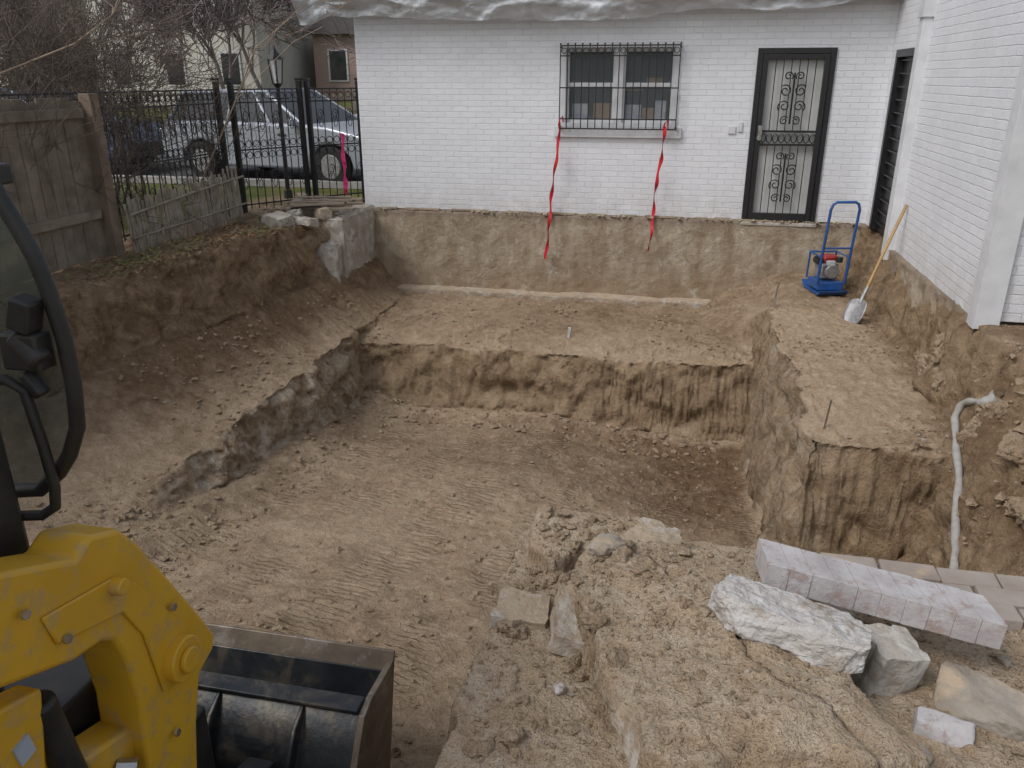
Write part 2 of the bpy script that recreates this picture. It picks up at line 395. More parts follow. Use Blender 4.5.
def spts(n,x0,x1,y0,y1,rmin,rmax,clump=None,smax=.6,pw=4):
    x=rng.uniform(x0,x1,n*3);y=rng.uniform(y0,y1,n*3)
    k=fbm(x*1.3,y*1.3,20,3)>(-.1 if clump is None else clump);x,y=x[k][:n],y[k][:n]
    i=np.clip(np.searchsorted(xs,x),1,nx_-1);j=np.clip(np.searchsorted(ys,y),1,ny_-1)
    ok=st[j,i]<smax;x,y=x[ok],y[ok]
    r=rmin+(rmax-rmin)*rng.random(len(x))**pw
    return np.stack([x,y,hz(x,y)+r*.2],-1),r
P1=[spts(7000,-.6,1.6,1.15,2.9,.002,.011),spts(160,-.55,1.5,1.2,2.85,.01,.026),spts(4200,-3.6,1.1,2.2,8.8,.004,.024,-.3),spts(1700,-5.4,-3.5,3.5,10,.005,.028),
    spts(1300,-4.3,.9,8.8,10.8,.005,.028),spts(1300,.9,2.2,5.6,10.8,.004,.024),spts(400,-3.8,-3.1,3.5,8.6,.01,.045,-.5),spts(450,-3.3,1,8.1,8.65,.008,.045,-.5),spts(500,1,2.1,3,5.6,.008,.04,-.5),spts(400,-2.5,-.65,1.2,3.2,.005,.02),
    spts(350,1.6,2.5,3.6,6.2,.01,.05,-.6,2,4),spts(200,-.5,.1,2.3,2.85,.006,.03,-.6,2,3)]
scatter('soil_clods',np.concatenate([p[0] for p in P1]),np.concatenate([p[1] for p in P1]),CLOD)
P2=[spts(200,-.55,1.5,1.2,2.85,.003,.012),spts(100,-5.4,2.2,3,10.8,.008,.025)]
scatter('gravel',np.concatenate([p[0] for p in P2]),np.concatenate([p[1] for p in P2]),ROCK)

# ------------------------------------------------------------ rocks
def rock(name,loc,size,seed,mat,rot=(0,0,0),npt=16,cuts=3,rough=.02,boxy=.0,parent=None):
    r=random.Random(seed);bm=bmesh.new()
    for i in range(npt):
        p=Vector([r.uniform(-1,1) for _ in range(3)])
        if boxy: m=max(abs(c) for c in p);p=p/m;p=Vector([math.copysign(abs(c)**(1-boxy),c) for c in p])
        else: p=p.normalized()*r.uniform(.85,1)
        bm.verts.new((p.x*size[0]/2,p.y*size[1]/2,p.z*size[2]/2))
    o=bmesh.ops.convex_hull(bm,input=bm.verts)
    bmesh.ops.delete(bm,geom=list({g for g in o['geom_interior'] if isinstance(g,bmesh.types.BMVert)}),context='VERTS')
    for _ in range(cuts):
        bmesh.ops.subdivide_edges(bm,edges=bm.edges,cuts=1,use_grid_fill=True,smooth=.05)
    bmesh.ops.triangulate(bm,faces=bm.faces)
    bmesh.ops.smooth_vert(bm,verts=bm.verts,factor=.5,use_axis_x=True,use_axis_y=True,use_axis_z=True)
    co=np.array([v.co[:] for v in bm.verts]);mx=max(size)
    k=5/mx;d=fbm(co[:,0]*k+seed,co[:,1]*k,co[:,2]*k,5,.65)
    bm.normal_update()
    for v,dd in zip(bm.verts,d): v.co+=v.normal*float(dd)*rough*1.6
    me=bpy.data.meshes.new(name);bm.to_mesh(me);bm.free();me.materials.append(mat)
    for p in me.polygons:p.use_smooth=True
    me.set_sharp_from_angle(angle=R(50))
    ob=bpy.data.objects.new(name,me);scene.collection.objects.link(ob);ob.location=loc;ob.rotation_euler=rot
    if parent:ob.parent=parent
    return ob
def slab(name,loc,outline,th,seed,mat,rot=(0,0,0),rough=.006):
    """flat broken slab: irregular outline extruded, subdivided, roughened"""
    r=random.Random(seed);bm=bmesh.new()
    P=[]
    n=len(outline)
    for i in range(n):
        a0,b0=Vector(outline[i]),Vector(outline[(i+1)%n])
        for k in range(5):
            q=a0.lerp(b0,k/5);w=.010 if k else 0
            P.append((q.x+r.uniform(-w,w),q.y+r.uniform(-w,w)))
    lo=[bm.verts.new((x*1.03,y*1.03,-th/2)) for x,y in P];mi=[bm.verts.new((x*1.0+r.uniform(-.008,.008),y+r.uniform(-.008,.008),0)) for x,y in P];hi=[bm.verts.new((x*.98,y*.98,th/2)) for x,y in P]
    m=len(P)
    for i in range(m):
        j=(i+1)%m
        bm.faces.new((lo[i],lo[j],mi[j],mi[i]));bm.faces.new((mi[i],mi[j],hi[j],hi[i]))
    bm.faces.new(lo[::-1])
    c=bm.verts.new((sum(p[0] for p in P)/m,sum(p[1] for p in P)/m,th/2+.006))
    tris=[bm.faces.new((hi[i],hi[(i+1)%m],c)) for i in range(m)]
    for _ in range(3):
        bmesh.ops.subdivide_edges(bm,edges=[e for e in bm.edges if e.calc_length()>.02],cuts=1,use_grid_fill=True)
    bmesh.ops.triangulate(bm,faces=bm.faces)
    bm.normal_update();co=np.array([v.co[:] for v in bm.verts])
    d=fbm(co[:,0]*22+seed,co[:,1]*22,co[:,2]*22,4,.6)+fbm(co[:,0]*6+seed,co[:,1]*6,co[:,2]*6,2)
    for v,dd in zip(bm.verts,d): v.co+=v.normal*float(dd)*rough
    me=bpy.data.meshes.new(name);bm.to_mesh(me);bm.free();me.materials.append(mat)
    for p in me.polygons:p.use_smooth=True
    me.set_sharp_from_angle(angle=R(45))
    ob=bpy.data.objects.new(name,me);scene.collection.objects.link(ob);ob.location=loc;ob.rotation_euler=rot;return ob
g=lambda x,y,d=0:float(hz(np.array([x]),np.array([y]))[0])+d
slab('broken_concrete_slab',(-.45,2.27,.012),[(-.10,-.08),(.09,-.09),(.10,.07),(-.08,.09)],.06,3,DCONC,(0,R(3),.1),.005)
slab('broken_concrete_slab',(-.27,2.22,.06),[(-.06,-.14),(.05,-.16),(.07,.03),(.03,.16),(-.06,.10)],.07,7,DCONC,(R(4),R(14),.1),.007)
slab('broken_concrete_slab',(-.03,2.70,.085),[(-.11,-.08),(.04,-.10),(.12,-.03),(.10,.08),(-.06,.09)],.08,2,DCONC,(R(6),R(8),-.2),.008)
slab('broken_concrete_slab',(.02,1.72,.09),[(-.05,-.16),(.06,-.18),(.05,.05),(-.02,.17),(-.09,.06)],.08,8,DCONC,(R(4),R(16),.35),.007)
for i in range(12):
    x=random.uniform(-.52,-.02);y=random.uniform(1.5,2.85)
    rock('dirt_lump',(x,y,g(x,y,.005)),(random.uniform(.04,.10),random.uniform(.04,.09),random.uniform(.03,.06)),300+i,CLOD,(0,0,random.uniform(0,3)),18,3,.008,.2)
rock('stone',(-.18,2.50,g(-.18,2.50,.035)),(.18,.13,.11),3,ROCK,(0,0,.4),24,3,.010)
rock('stone',(-.26,1.92,g(-.26,1.92,.012)),(.055,.045,.035),5,PLAS,(0,0,.4),16,2,.003)
rock('stone',(.98,2.11,g(.98,2.11,.03)),(.27,.17,.09),12,ROCK,(.1,.05,-.3),24,4,.008,.3)
rock('stone',(.80,2.19,g(.80,2.19,.015)),(.08,.06,.05),14,ROCK,(0,0,.3),16,2,.005)
rock('stone',(1.10,2.33,g(1.10,2.33,.01)),(.06,.05,.04),15,ROCK,(0,0,1),16,2,.005)
rock('stone',(-.1,1.48,g(-.1,1.48,.02)),(.11,.09,.07),23,ROCK,(0,0,.6),18,3,.01)
rock('plaster_chunk',(.395,2.13,g(.395,2.13,.045)),(.46,.20,.11),34,PLAS,(-.12,.10,-.22),40,5,.014,.3)
slab('concrete_block_piece',(.705,2.19,g(.705,2.20,.06)),[(-.08,-.07),(.07,-.08),(.085,.06),(-.06,.08)],.19,41,CONC2,(R(8),R(8),.45),.005)
rock('brick_piece',(.83,1.98,g(.83,1.98,.02)),(.15,.07,.055),44,PBR,(0,.05,-.25),24,2,.002,.9)
rock('brick_piece',(.72,1.86,g(.72,1.86,.01)),(.1,.07,.05),45,PAVE,(0,.2,.7),20,2,.003,.8)
rock('concrete_block_piece',(.58,2.42,g(.58,2.42,.02)),(.16,.12,.1),46,CONC,(0,.2,.7),20,3,.01,.5)
bp=empty('painted_brick_chunk')
a=A();mo=A();x=0
for i in range(10):
    w=.068+random.uniform(-.0015,.0015);hh=.088+random.uniform(-.001,.001)
    sk=.022  # joints run slightly askew of the long side
    yy=.0775+random.uniform(-.002,.002);x0=x-.35;x1=x0+w
    vs=[(x0+sk,-yy,-hh/2),(x1+sk,-yy,-hh/2),(x1-sk,yy,-hh/2),(x0-sk,yy,-hh/2),(x0+sk,-yy,hh/2),(x1+sk,-yy,hh/2),(x1-sk,yy,hh/2),(x0-sk,yy,hh/2)]
    a.add(vs,[(3,2,1,0),(4,5,6,7),(0,1,5,4),(1,2,6,5),(2,3,7,6),(3,0,4,7)]);x+=w+.0018
o1=a.to('bricks',PBR,bp,.0015)
mo.box((x/2-.35,0,0),(x-.06,.152,.0855));o2=mo.to('mortar',M('joint_mortar',(.34,.32,.315),(.26,.24,.23),20,.95,.004),bp,.002)
bp.location=(.685,2.36,.205);bp.rotation_euler=(R(-3),R(4.5),R(-9))
pv=A()
for r_ in range(3):
    for i in range(8):
        x=.50+i*.205+(.1 if r_%2 else 0)+random.uniform(-.004,.004);y=2.765-r_*.105+random.uniform(-.004,.004)
        if r_==2 and i<2: continue
        pv.box((x,y,.022+random.uniform(-.006,.004)),(.196,.096,.06),(random.uniform(-.03,.03),random.uniform(-.03,.03),random.uniform(-.03,.03)))
pv.to('brick_pavers',PAVE,None,.005)
for i in range(16):
    x=random.uniform(-5.35,-4.6);y=random.uniform(9.2,10.9)
    rock('rubble_stone',(x,y,g(x,y,.05)),(random.uniform(.14,.32),random.uniform(.12,.26),random.uniform(.1,.22)),60+i,random.choice([CONC2,ROCK,CONC]),(random.uniform(-.2,.2),random.uniform(-.2,.2),random.uniform(0,3)),20,3,.015,.6)
a=A()
for i in range(8):
    a.box((-4.68+random.uniform(-.12,.12),10.3+random.uniform(-.5,.4),.13+.03*i*.5),(.75,.09,.025),(random.uniform(-.1,.1),random.uniform(-.05,.05),random.uniform(-.5,.5)))
a.to('scrap_boards',WOOD,None,.003)
for i in range(10):
    y=random.uniform(5.7,7.2);x=2.16+random.uniform(-.06,.05)
    rock('bank_stone',(x,y,g(x,y,-.04)),(random.uniform(.1,.26),random.uniform(.1,.22),random.uniform(.08,.16)),90+i,CLOD,(random.uniform(-.5,.5),random.uniform(-.5,.5),random.uniform(0,3)),20,3,.025,.2)
for i in range(8):
    y=random.uniform(4.6,5.9);x=random.uniform(2.1,2.5)
    rock('bank_stone',(x,y,g(x,y,-.06)),(random.uniform(.12,.4),random.uniform(.1,.3),random.uniform(.08,.2)),120+i,CLOD,(random.uniform(-.5,.5),random.uniform(-.5,.5),random.uniform(0,3)),22,4,.03,.2)
path=[(2.16,-.52),(2.06,-.58),(2.0,-.66),(1.96,-.78),(1.94,-.95),(1.91,-1.15),(1.89,-1.4),(1.88,-1.6),(1.87,-1.9)]
P=[]
for i in range(50):
    t=i/49*(len(path)-1);j=min(int(t),len(path)-2);u=t-j
    x=path[j][0]*(1-u)+path[j+1][0]*u;z=path[j][1]*(1-u)+path[j+1][1]*u
    hit=bvh.ray_cast(Vector((x-.25,3.3,z+.35)),Vector((.25,1.8,-.15)).normalized())
    if hit[0] is not None: P.append(hit[0]+Vector((-.005,-.02,.012)))
if len(P)>3:
    Q=[P[0]]
    for p in P[1:]: Q.append(Q[-1].lerp(p,.3))
    a=A();a.tube(Q,[.026+(.04*max(0,1-i/8))+.004*math.sin(i*1.3) for i in range(len(Q))],10)
    a.to('conduit',M('cement_grey',(.38,.37,.35),(.30,.285,.26),14,.9,.006,30),None,0,True)

# ------------------------------------------------------------ house
hs=empty('white_brick_house')
a=A();Y0=11.;D=.24;T=2.62
def wx(x0,x1,z0,z1): a.b2((x0,Y0,z0),(x1,Y0+D,z1))
WX0,WX1,WZ0,WZ1=-1.70,-.17,1.14,2.17
DX0,DX1,DZ1=.745,1.66,2.08
wx(-4.50,WX0,0,T);wx(WX0,WX1,0,WZ0);wx(WX0,WX1,WZ1,T);wx(WX1,DX0,0,T);wx(DX0,DX1,DZ1,T);wx(DX1,2.42,0,T)
a.b2((-4.50,Y0+D,0),(-4.26,18,T))
a.b2((2.26,6.55,0),(2.50,9.38,4.2));a.b2((2.50,6.55,0),(8,6.79,4.2))
a.b2((2.28,9.38,2.02),(2.6,Y0,4.2));a.b2((2.28,10.62,0),(2.6,Y0,2.02));a.b2((2.28,9.38,0),(2.6,9.72,2.02))
a.to('brick_walls',BRICK,hs)
a=A();a.b2((2.17,9.30,-.12),(2.28,9.46,2.62));a.b2((2.15,9.28,2.3),(2.28,9.48,2.62))
a.b2((2.235,6.50,-.06),(2.42,6.66,4.2))
a.to('pilaster',WHITE,hs,.004)
a=A();a.b2((2.33,9.72,0),(2.36,10.62,2.0));a.to('side_door_leaf',BLACK,hs)
a=A()
for z in np.arange(.1,2,.14): a.b2((2.29,9.76,z),(2.31,10.58,z+.012))
a.b2((2.25,9.70,0),(2.33,9.78,2.04));a.b2((2.25,10.56,0),(2.33,10.64,2.04));a.b2((2.25,9.78,1.96),(2.33,10.56,2.04))
a.to('side_door_grille',BLACK,hs)
a=A();a.box((2.24,9.58,1.85),(.08,.08,.16));a.to('porch_light',BLACK,hs,.01)
a=A()
for q in [((WX0+.0,Y0-.012,WZ0-.0),(WX0+.08,Y0+.12,WZ1)),((WX1-.08,Y0-.012,WZ0),(WX1,Y0+.12,WZ1)),((WX0+.08,Y0-.012,WZ1-.07),(WX1-.08,Y0+.12,WZ1)),((WX0+.08,Y0-.012,WZ0),(WX1-.08,Y0+.12,WZ0+.05)),(((WX0+WX1)/2-.05,Y0+.01,WZ0+.05),((WX0+WX1)/2+.05,Y0+.12,WZ1-.07))]:
    a.b2(*q)
a.b2((WX0-.06,Y0-.05,WZ0-.13),(WX1+.06,Y0+.05,WZ0-.002))
zc=(WZ0+WZ1)/2
for x0,x1 in((WX0+.08,(WX0+WX1)/2-.05),((WX0+WX1)/2+.05,WX1-.08)):
    a.b2((x0,Y0+.06,zc-.025),(x1,Y0+.10,zc+.025))
    a.b2((x0,Y0+.05,WZ0+.05),(x0+.035,Y0+.1,WZ1-.07));a.b2((x1-.035,Y0+.05,WZ0+.05),(x1,Y0+.1,WZ1-.07))
    a.b2((x0+.035,Y0+.05,WZ0+.05),(x1-.035,Y0+.1,WZ0+.10));a.b2((x0+.035,Y0+.05,WZ1-.12),(x1-.035,Y0+.1,WZ1-.07))
a.to('window_frame',WHITE,hs,.003)
gl=plainmat('window_pane',(.30,.34,.36),.04,0,.2)
a=A();a.b2((WX0+.1,Y0+.07,WZ0+.08),(WX1-.1,Y0+.076,WZ1-.1));a.to('window_glass',gl,hs)
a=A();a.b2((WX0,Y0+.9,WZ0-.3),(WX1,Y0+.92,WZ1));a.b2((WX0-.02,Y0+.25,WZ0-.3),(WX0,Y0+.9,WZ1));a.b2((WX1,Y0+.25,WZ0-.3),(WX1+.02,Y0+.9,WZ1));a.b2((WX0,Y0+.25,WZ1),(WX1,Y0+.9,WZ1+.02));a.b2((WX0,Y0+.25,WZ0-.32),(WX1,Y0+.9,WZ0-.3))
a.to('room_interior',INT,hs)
a=A();a.box((-1.45,Y0+.20,1.30),(.2,.1,.24));a.box((-.75,Y0+.20,1.30),(.2,.1,.22));a.box((-.4,Y0+.22,1.32),(.14,.1,.28));a.box((-1.38,Y0+.3,1.62),(.3,.03,.012));a.to('window_items',PAPER,hs)
a=A();a.box((-1.15,Y0+.20,1.3),(.24,.1,.25));a.box((-.56,Y0+.21,1.27),(.15,.1,.2));a.box((-.8,Y0+.4,1.6),(.3,.1,.05));a.box((-.5,Y0+.3,1.68),(.2,.1,.12));a.to('cardboard_boxes',BOXM,hs)
a=A();yb=Y0-.10;x0,x1=WX0+.015,WX1-.015
for z in (1.12,1.24,1.62,2.00,2.12): a.b2((x0,yb-.007,z-.008),(x1,yb+.007,z+.008))
nb=17
for i in range(nb):
    x=x0+(x1-x0)*i/(nb-1);a.box((x,yb,1.62),(.0125,.0125,1.02))
    a.box((x,yb,2.14),(.02,.02,.02))
    if i<nb-1:
        xm=x+(x1-x0)/(nb-1)/2
        a.tube([(xm+.034*math.cos(t),yb,2.06+.034*math.sin(t)) for t in np.linspace(0,6.283,11)],.005,4)
for x in (x0,x1):
    for z in (1.14,2.10): a.b2((x-.01,yb,z-.012),(x+.01,Y0+.0,z+.012))
a.to('window_bars',BLACK,hs)
a=A();yd=Y0-.03
a.b2((DX0,yd,-.01),(DX0+.065,Y0+.1,DZ1));a.b2((DX1-.065,yd,-.01),(DX1,Y0+.1,DZ1));a.b2((DX0+.065,yd,DZ1-.065),(DX1-.065,Y0+.1,DZ1))
i0,i1=DX0+.07,DX1-.07
a.b2((i0,yd-.02,.01),(i0+.06,yd+.03,DZ1-.07));a.b2((i1-.06,yd-.02,.01),(i1,yd+.03,DZ1-.07));a.b2((i0+.06,yd-.02,DZ1-.13),(i1-.06,yd+.03,DZ1-.07));a.b2((i0+.06,yd-.02,.01),(i1-.06,yd+.03,.10))
a.b2((i0+.06,yd-.02,.94),(i1-.06,yd+.03,.965));a.b2((i0+.06,yd-.02,1.10),(i1-.06,yd+.03,1.125))
a.to('security_door_frame',BLACK,hs,.003)
a=A();j0,j1=i0+.06,i1-.06;yc=yd
for k in range(1,7):
    x=j0+(j1-j0)*k/7;a.box((x,yc,.52),(.011,.011,.86));a.box((x,yc,1.54),(.011,.011,.86))
def spiral(cx,cz,r,dirn,n=18,turn=1.4,ph=0):
    return [(cx+dirn*r*(1-.75*t)*math.cos(ph+t*turn*6.283),yc-.012,cz+r*(1-.75*t)*math.sin(ph+t*turn*6.283)) for t in np.linspace(0,1,n)]
xm=(j0+j1)/2
for cz in (1.5,.55):
    for dx in(-1,1):
        for dz in(-1,1):
            a.tube(spiral(xm+dx*.09,cz+dz*.09,.075,dx,ph=dz*.7),.008,5)
            a.tube(spiral(xm+dx*.07,cz+dz*.26,.055,-dx,ph=-dz*.7),.008,5)
    a.tube([(xm,yc-.012,cz-.3),(xm,yc-.012,cz+.3)],.011,5)
for t in range(9):
    x=j0+.03+(j1-j0-.06)*t/8;a.tube([(x+.034*math.cos(q),yc-.012,1.03+.055*math.sin(q)) for q in np.linspace(0,6.283,9)],.007,4)
a.to('door_scrollwork',BLACK,hs)
a=A();a.b2((DX0+.065,Y0+.03,0),(DX1-.065,Y0+.07,DZ1-.065));a.to('door_leaf',M('pale_door',(.56,.57,.56),(.46,.47,.46),2,.5,0),hs)
a=A();a.tube([(i0+.04,yd-.03,1.03),(i0+.04,yd-.06,1.03)],.03,14);a.box((i0+.045,yd-.03,1.12),(.05,.02,.12));a.to('door_lock',CHROME,hs,.002)
a=A();a.box((.52,Y0-.01,1.12),(.09,.02,.09));a.box((.62,Y0-.01,1.16),(.05,.02,.12));a.to('outlet_cover',WHITE,hs,.003)
a=A();a.b2((DX0-.01,Y0-.10,-.06),(DX1+.02,Y0+.02,-.014));a.to('door_sill',CONC2,hs,.01)
def slabgrid(name,x0,x1,y,z0,z1,mat,d=.03,ax='x',parent=None,amp=.03,top=True,th=.2,ea=.03):
    n=max(2,int((x1-x0)/d));m=max(2,int((z1-z0)/d));u=np.linspace(x0,x1,n+1);w=np.linspace(z0,z1,m+1)
    if top: w=np.append(w,z1)
    U,W=np.meshgrid(u,w);dd=amp*fbm(U*1.5,W*1.5,y,5,.6)+amp*.4*fbm(U*9,W*9,y,3)
    Yv=y+dd
    W=W+ea*fbm(U*3,0*U,y,3)*(W>z1-.02)
    if top: Yv[-1]=y+th
    P=np.stack([U,Yv,W] if ax=='x' else [Yv,U,W],-1).reshape(-1,3);I=np.arange(P.shape[0]).reshape(U.shape)
    return npmesh(name,P,np.stack([I[:-1,:-1],I[:-1,1:],I[1:,1:],I[1:,:-1]],-1).reshape(-1,4),mat,True,parent)
slabgrid('foundation_wall',-4.65,2.6,Y0-.10,-1.35,-.01,FOUND,parent=hs,amp=.03,ea=.03)
slabgrid('footing',-4.4,.62,Y0-.30,-1.35,-1.08,DCONC,parent=hs,amp=.05,th=.3,ea=.04)
slabgrid('side_foundation',6.5,9.4,2.24,-.5,-.005,FOUND,ax='y',parent=hs,amp=.10,th=.1)
rock('broken_concrete_wall',(-4.52,10.42,-.60),(.34,1.25,1.24),201,CONC2,(0,0,.02),40,5,.04,.9)
rock('broken_concrete_wall',(-4.53,9.75,-.85),(.28,.35,1.15),203,CONC2,(0,.05,.1),30,4,.045,.7)
a=A();x=-4.3
while x<.6:
    l=random.uniform(.1,.6);a.box((x+l/2,Y0-.06+random.uniform(-.01,.01),.008),(l*.9,.05,.025),(random.uniform(-.1,.1),random.uniform(-.03,.03),random.uniform(-.05,.05)));x+=l+random.uniform(.02,.25)
a.to('wood_scraps',M('scrap_wood',(.34,.28,.2),(.2,.16,.11),5,.9,.002),None,.003)
# crumbs of mortar along the foundation top
n=500;x=rng.uniform(-4.4,2.2,n);y=rng.uniform(Y0-.13,Y0-.01,n);r=.006+.022*rng.random(n)**3
scatter('mortar_rubble',np.stack([x,y,0*x+.0],-1),r,CONC)
a=A();a.b2((-4.9,10.72,2.66),(2.24,10.76,2.86));a.b2((-4.9,10.76,2.60),(2.24,18,2.63))
a.to('eave_board',M('new_lumber',(.36,.24,.13),(.28,.18,.10),4,.7,.002),hs)
a=A()
for x in np.arange(-4.8,2.2,.6): a.b2((x,10.5,2.88),(x+.04,12.5,3.05))
a.b2((-5,10.55,3.06),(2.24,18,3.1));a.to('rafters',WOOD,hs)
nU,nW=420,40;u=np.linspace(-5.15,2.22,nU);w=np.linspace(0,1,nW);U,W=np.meshgrid(u,w)
bot=2.49-.09*np.sin((u+5)*.52)**2-.05*fbm(u*.9,0*u,3,4)+.12*s(1.2,2.2,u)+.02*fbm(u*5,0*u,2,2)
bot=bot-.10*s(-4.6,-5.1,u)
top=3.12
Zp=top+(bot[None,:]-top)*W
fold=fbm(U*2.2+W*1.5,W*2.5-U*.6,3,4,.55)
r2=1-2*np.abs(fbm(U*1.3-W*2,W*2+U*.5,9,3))
Yp=10.62-.10*np.sin(W*3.1)-.10*fold*W**.5-.07*r2+.10*W
P=np.stack([U,Yp,Zp+.02*fold],-1).reshape(-1,3);I=np.arange(P.shape[0]).reshape(U.shape)
m,nt,b=newmat('poly_sheet')
b.inputs['Base Color'].default_value=(.70,.74,.79,1);b.inputs['Roughness'].default_value=.2;b.inputs['Alpha'].default_value=.62
nt.links.new(rampn(nt,noise(nt,2.2,3,.6,dist=1.),.35,.7,.45,.8),b.inputs['Alpha']);bump(nt,b,noise(nt,9,3,.6,dist=1.5),.03,.7)
npmesh('plastic_sheeting',P,np.stack([I[:-1,:-1],I[:-1,1:],I[1:,1:],I[1:,:-1]],-1).reshape(-1,4),m)
def strap(name,x0,x1,z0,z1,y0):
    v=[];n=60
    for i in range(n):
        t=i/(n-1);z=z0+(z1-z0)*t;x=x0+(x1-x0)*t+.012*math.sin(t*9)+.006*math.sin(t*31);y=y0-.02*math.sin(t*7)-(min(.07,(.03-z)*.3) if z<.03 else 0)-.02
        an=1.1*math.sin(t*16+x0*3)+.3;w=.026*(1-.25*math.sin(t*13)**2)
        v+=[(x-w*math.cos(an),y-w*math.sin(an),z),(x+w*math.cos(an),y+w*math.sin(an),z)]
    f=[(2*i,2*i+1,2*i+3,2*i+2) for i in range(n-1)]
    a=A();a.add(v,f)
    a.tube([(x0-.02,y0-.01,z0-.05),(x0,y0-.03,z0+.04),(x0+.03,y0,z0+.07),(x0+.04,y0+.02,z0)],.010,5)
    a.to(name,REDS,None,0,True)
strap('red_strap',-1.67,-1.83,1.20,-.60,Y0-.12)
strap('red_strap',-.32,-.43,1.16,-.42,Y0-.12)

# ------------------------------------------------------------ fences
wf=empty('wooden_fence');a=A();y=0.
while y<7.1:
    t=1.55+random.uniform(-.02,.02)+.005*(7-y);a.b2((-5.80,y,.03),(-5.78+random.uniform(0,.008),y+random.uniform(.128,.139),t));y+=.143
a.to('boards',WOOD,wf,.003)
a=A();a.b2((-5.770,0,1.38),(-5.73,7.1,1.47));a.b2((-5.770,0,.42),(-5.73,7.1,.51))
for yy in(2.3,4.75): a.b2((-5.9,yy,0),(-5.803,yy+.1,1.6))
a.to('rails',WOOD,wf,.004)
a=A();a.b2((-5.80,7.14,-.1),(-5.67,7.27,1.60));a.to('post',M('post_wood',(.24,.185,.135),(.165,.122,.09),5,.85,.003),wf,.006)
lf=empty('lath_fence');a=A();y=7.3
while y<9.55:
    z=.54+.05*(y-7.3)+random.uniform(-.05,.06);tl=random.uniform(-.05,.05)
    a.box((-5.60+random.uniform(-.01,.01),y,z/2+.02),(.012,random.uniform(.025,.045),z),(tl+.06,random.uniform(-.04,.04),0));y+=random.uniform(.04,.055)
a.to('laths',LATH,lf,.002)
a=A();a.tube([(-5.57,7.3,.42),(-5.57,8.4,.5),(-5.57,9.6,.56)],.014,6);a.tube([(-5.57,7.3,.18),(-5.57,9.6,.22)],.012,6);a.to('rail',LATH,lf)
fe=empty('iron_fence')
def ironsec(p,q,par,posts=True,z0=.08,z1=1.60):
    a=A();p=Vector((*p,0));q=Vector((*q,0));L=(q-p).length;n=max(2,int(L/.105));d=(q-p).normalized()
    def bar(z,r=.012): a.tube([p+Vector((0,0,z)),q+Vector((0,0,z))],r,4)
    for z in (z0+.06,z1-.16,z1,.85): bar(z)
    for i in range(n+1):
        c=p.lerp(q,i/n);a.tube([c+Vector((0,0,z0)),c+Vector((0,0,z1))],.0075,4)
        if i<n:
            cc=p.lerp(q,(i+.5)/n)
            for zz,rr in ((z1-.08,.04),(.92,.045),(.78,.045)):
                a.tube([cc+d*rr*math.cos(t)+Vector((0,0,zz+rr*math.sin(t))) for t in np.linspace(0,6.283,9)],.006,4)
            for (zz,k_) in ((1.2,1),(.45,-1)):
                if i%2==(k_>0):
                    for sg in(-1,1):
                        a.tube([cc+d*sg*(.05*(1-.7*t))*math.cos(t*8)+Vector((0,0,zz+sg*.05+.09*(1-.6*t)*math.sin(t*8))) for t in np.linspace(0,1,14)],.006,4)
    if posts:
        for c in (p,q):
            a.box(c+Vector((0,0,z1/2+.05)),(.06,.06,z1+.1));a.box(c+Vector((0,0,z1+.12)),(.075,.075,.03))
    a.to('iron_panel',BLACK,par)
ironsec((-5.95,5.6),(-5.86,9.7),fe);ironsec((-5.78,9.9),(-5.25,10.75),fe)
ironsec((-5.18,10.85),(-4.68,11.45),fe)
a=A();v=[];n=14
for i in range(n):
    t=i/(n-1);v+=[(-4.86+.012*math.sin(i),11.12,1.0-t*.85),(-4.82+.012*math.sin(i*1.3),11.15+.02*math.sin(i*2),1.0-t*.85)]
a.add(v,[(2*i,2*i+1,2*i+3,2*i+2) for i in range(n-1)]);a.to('pink_flagging_tape',PINK)
lp=empty('street_lamp');lx,ly=-6.0,11.6
a=A();a.tube([(lx,ly,0),(lx,ly,.12),(lx,ly,.14),(lx,ly,1.62)],[.07,.06,.035,.028],12);a.tube([(lx-.16,ly,1.45),(lx+.16,ly,1.45)],.012,6);a.tube([(lx,ly,1.6),(lx,ly,1.66)],[.03,.08],8)
a.tube([(lx,ly,1.99),(lx,ly,2.08),(lx,ly,2.12),(lx,ly,2.18)],[.135,.06,.025,.004],6)
for k in range(6):
    t=k*math.pi/3;a.tube([(lx+.075*math.cos(t),ly+.075*math.sin(t),1.66),(lx+.118*math.cos(t),ly+.118*math.sin(t),1.99)],.009,4)
a.to('post',BLACK,lp)
a=A();a.tube([(lx,ly,1.665),(lx,ly,1.985)],[.068,.11],6);a.to('lantern_glass',plainmat('frosted_glass',(.60,.61,.60),.3,0,.85),lp)

# ------------------------------------------------------------ plate compactor
pc=empty('plate_compactor');cx,cy=1.72,9.98;cz=g(cx,cy)+.015
a=A();a.prism([(-.28,.05),(-.22,0),(.20,0),(.28,.06),(.28,.075),(.2,.015),(-.22,.02),(-.28,.065)],'x',-.17,.17);a.to('base_plate',BLUE,pc)
a=A();a.box((0,0,.09),(.30,.34,.10));a.to('exciter_housing',BLUE,pc,.01)
a=A();a.box((0,.02,.25),(.20,.22,.17));a.tube([(0,-.12,.26),(0,-.16,.26)],.085,18);a.to('engine',SILV,pc,.012)
a=A();a.box((.03,.05,.38),(.18,.17,.08));a.to('fuel_tank',RED,pc,.02)
a=A();a.tube([(-.10,-.03,.36),(-.10,.1,.36)],.045,14);a.tube([(.1,-.08,.36),(.1,-.08,.42)],.04,14);a.to('air_filter',BLKPLAST,pc,.004)
a=A();a.box((-.02,-.13,.36),(.1,.05,.06));a.to('engine_cover',PAPER,pc,.01)
a=A();w=.165
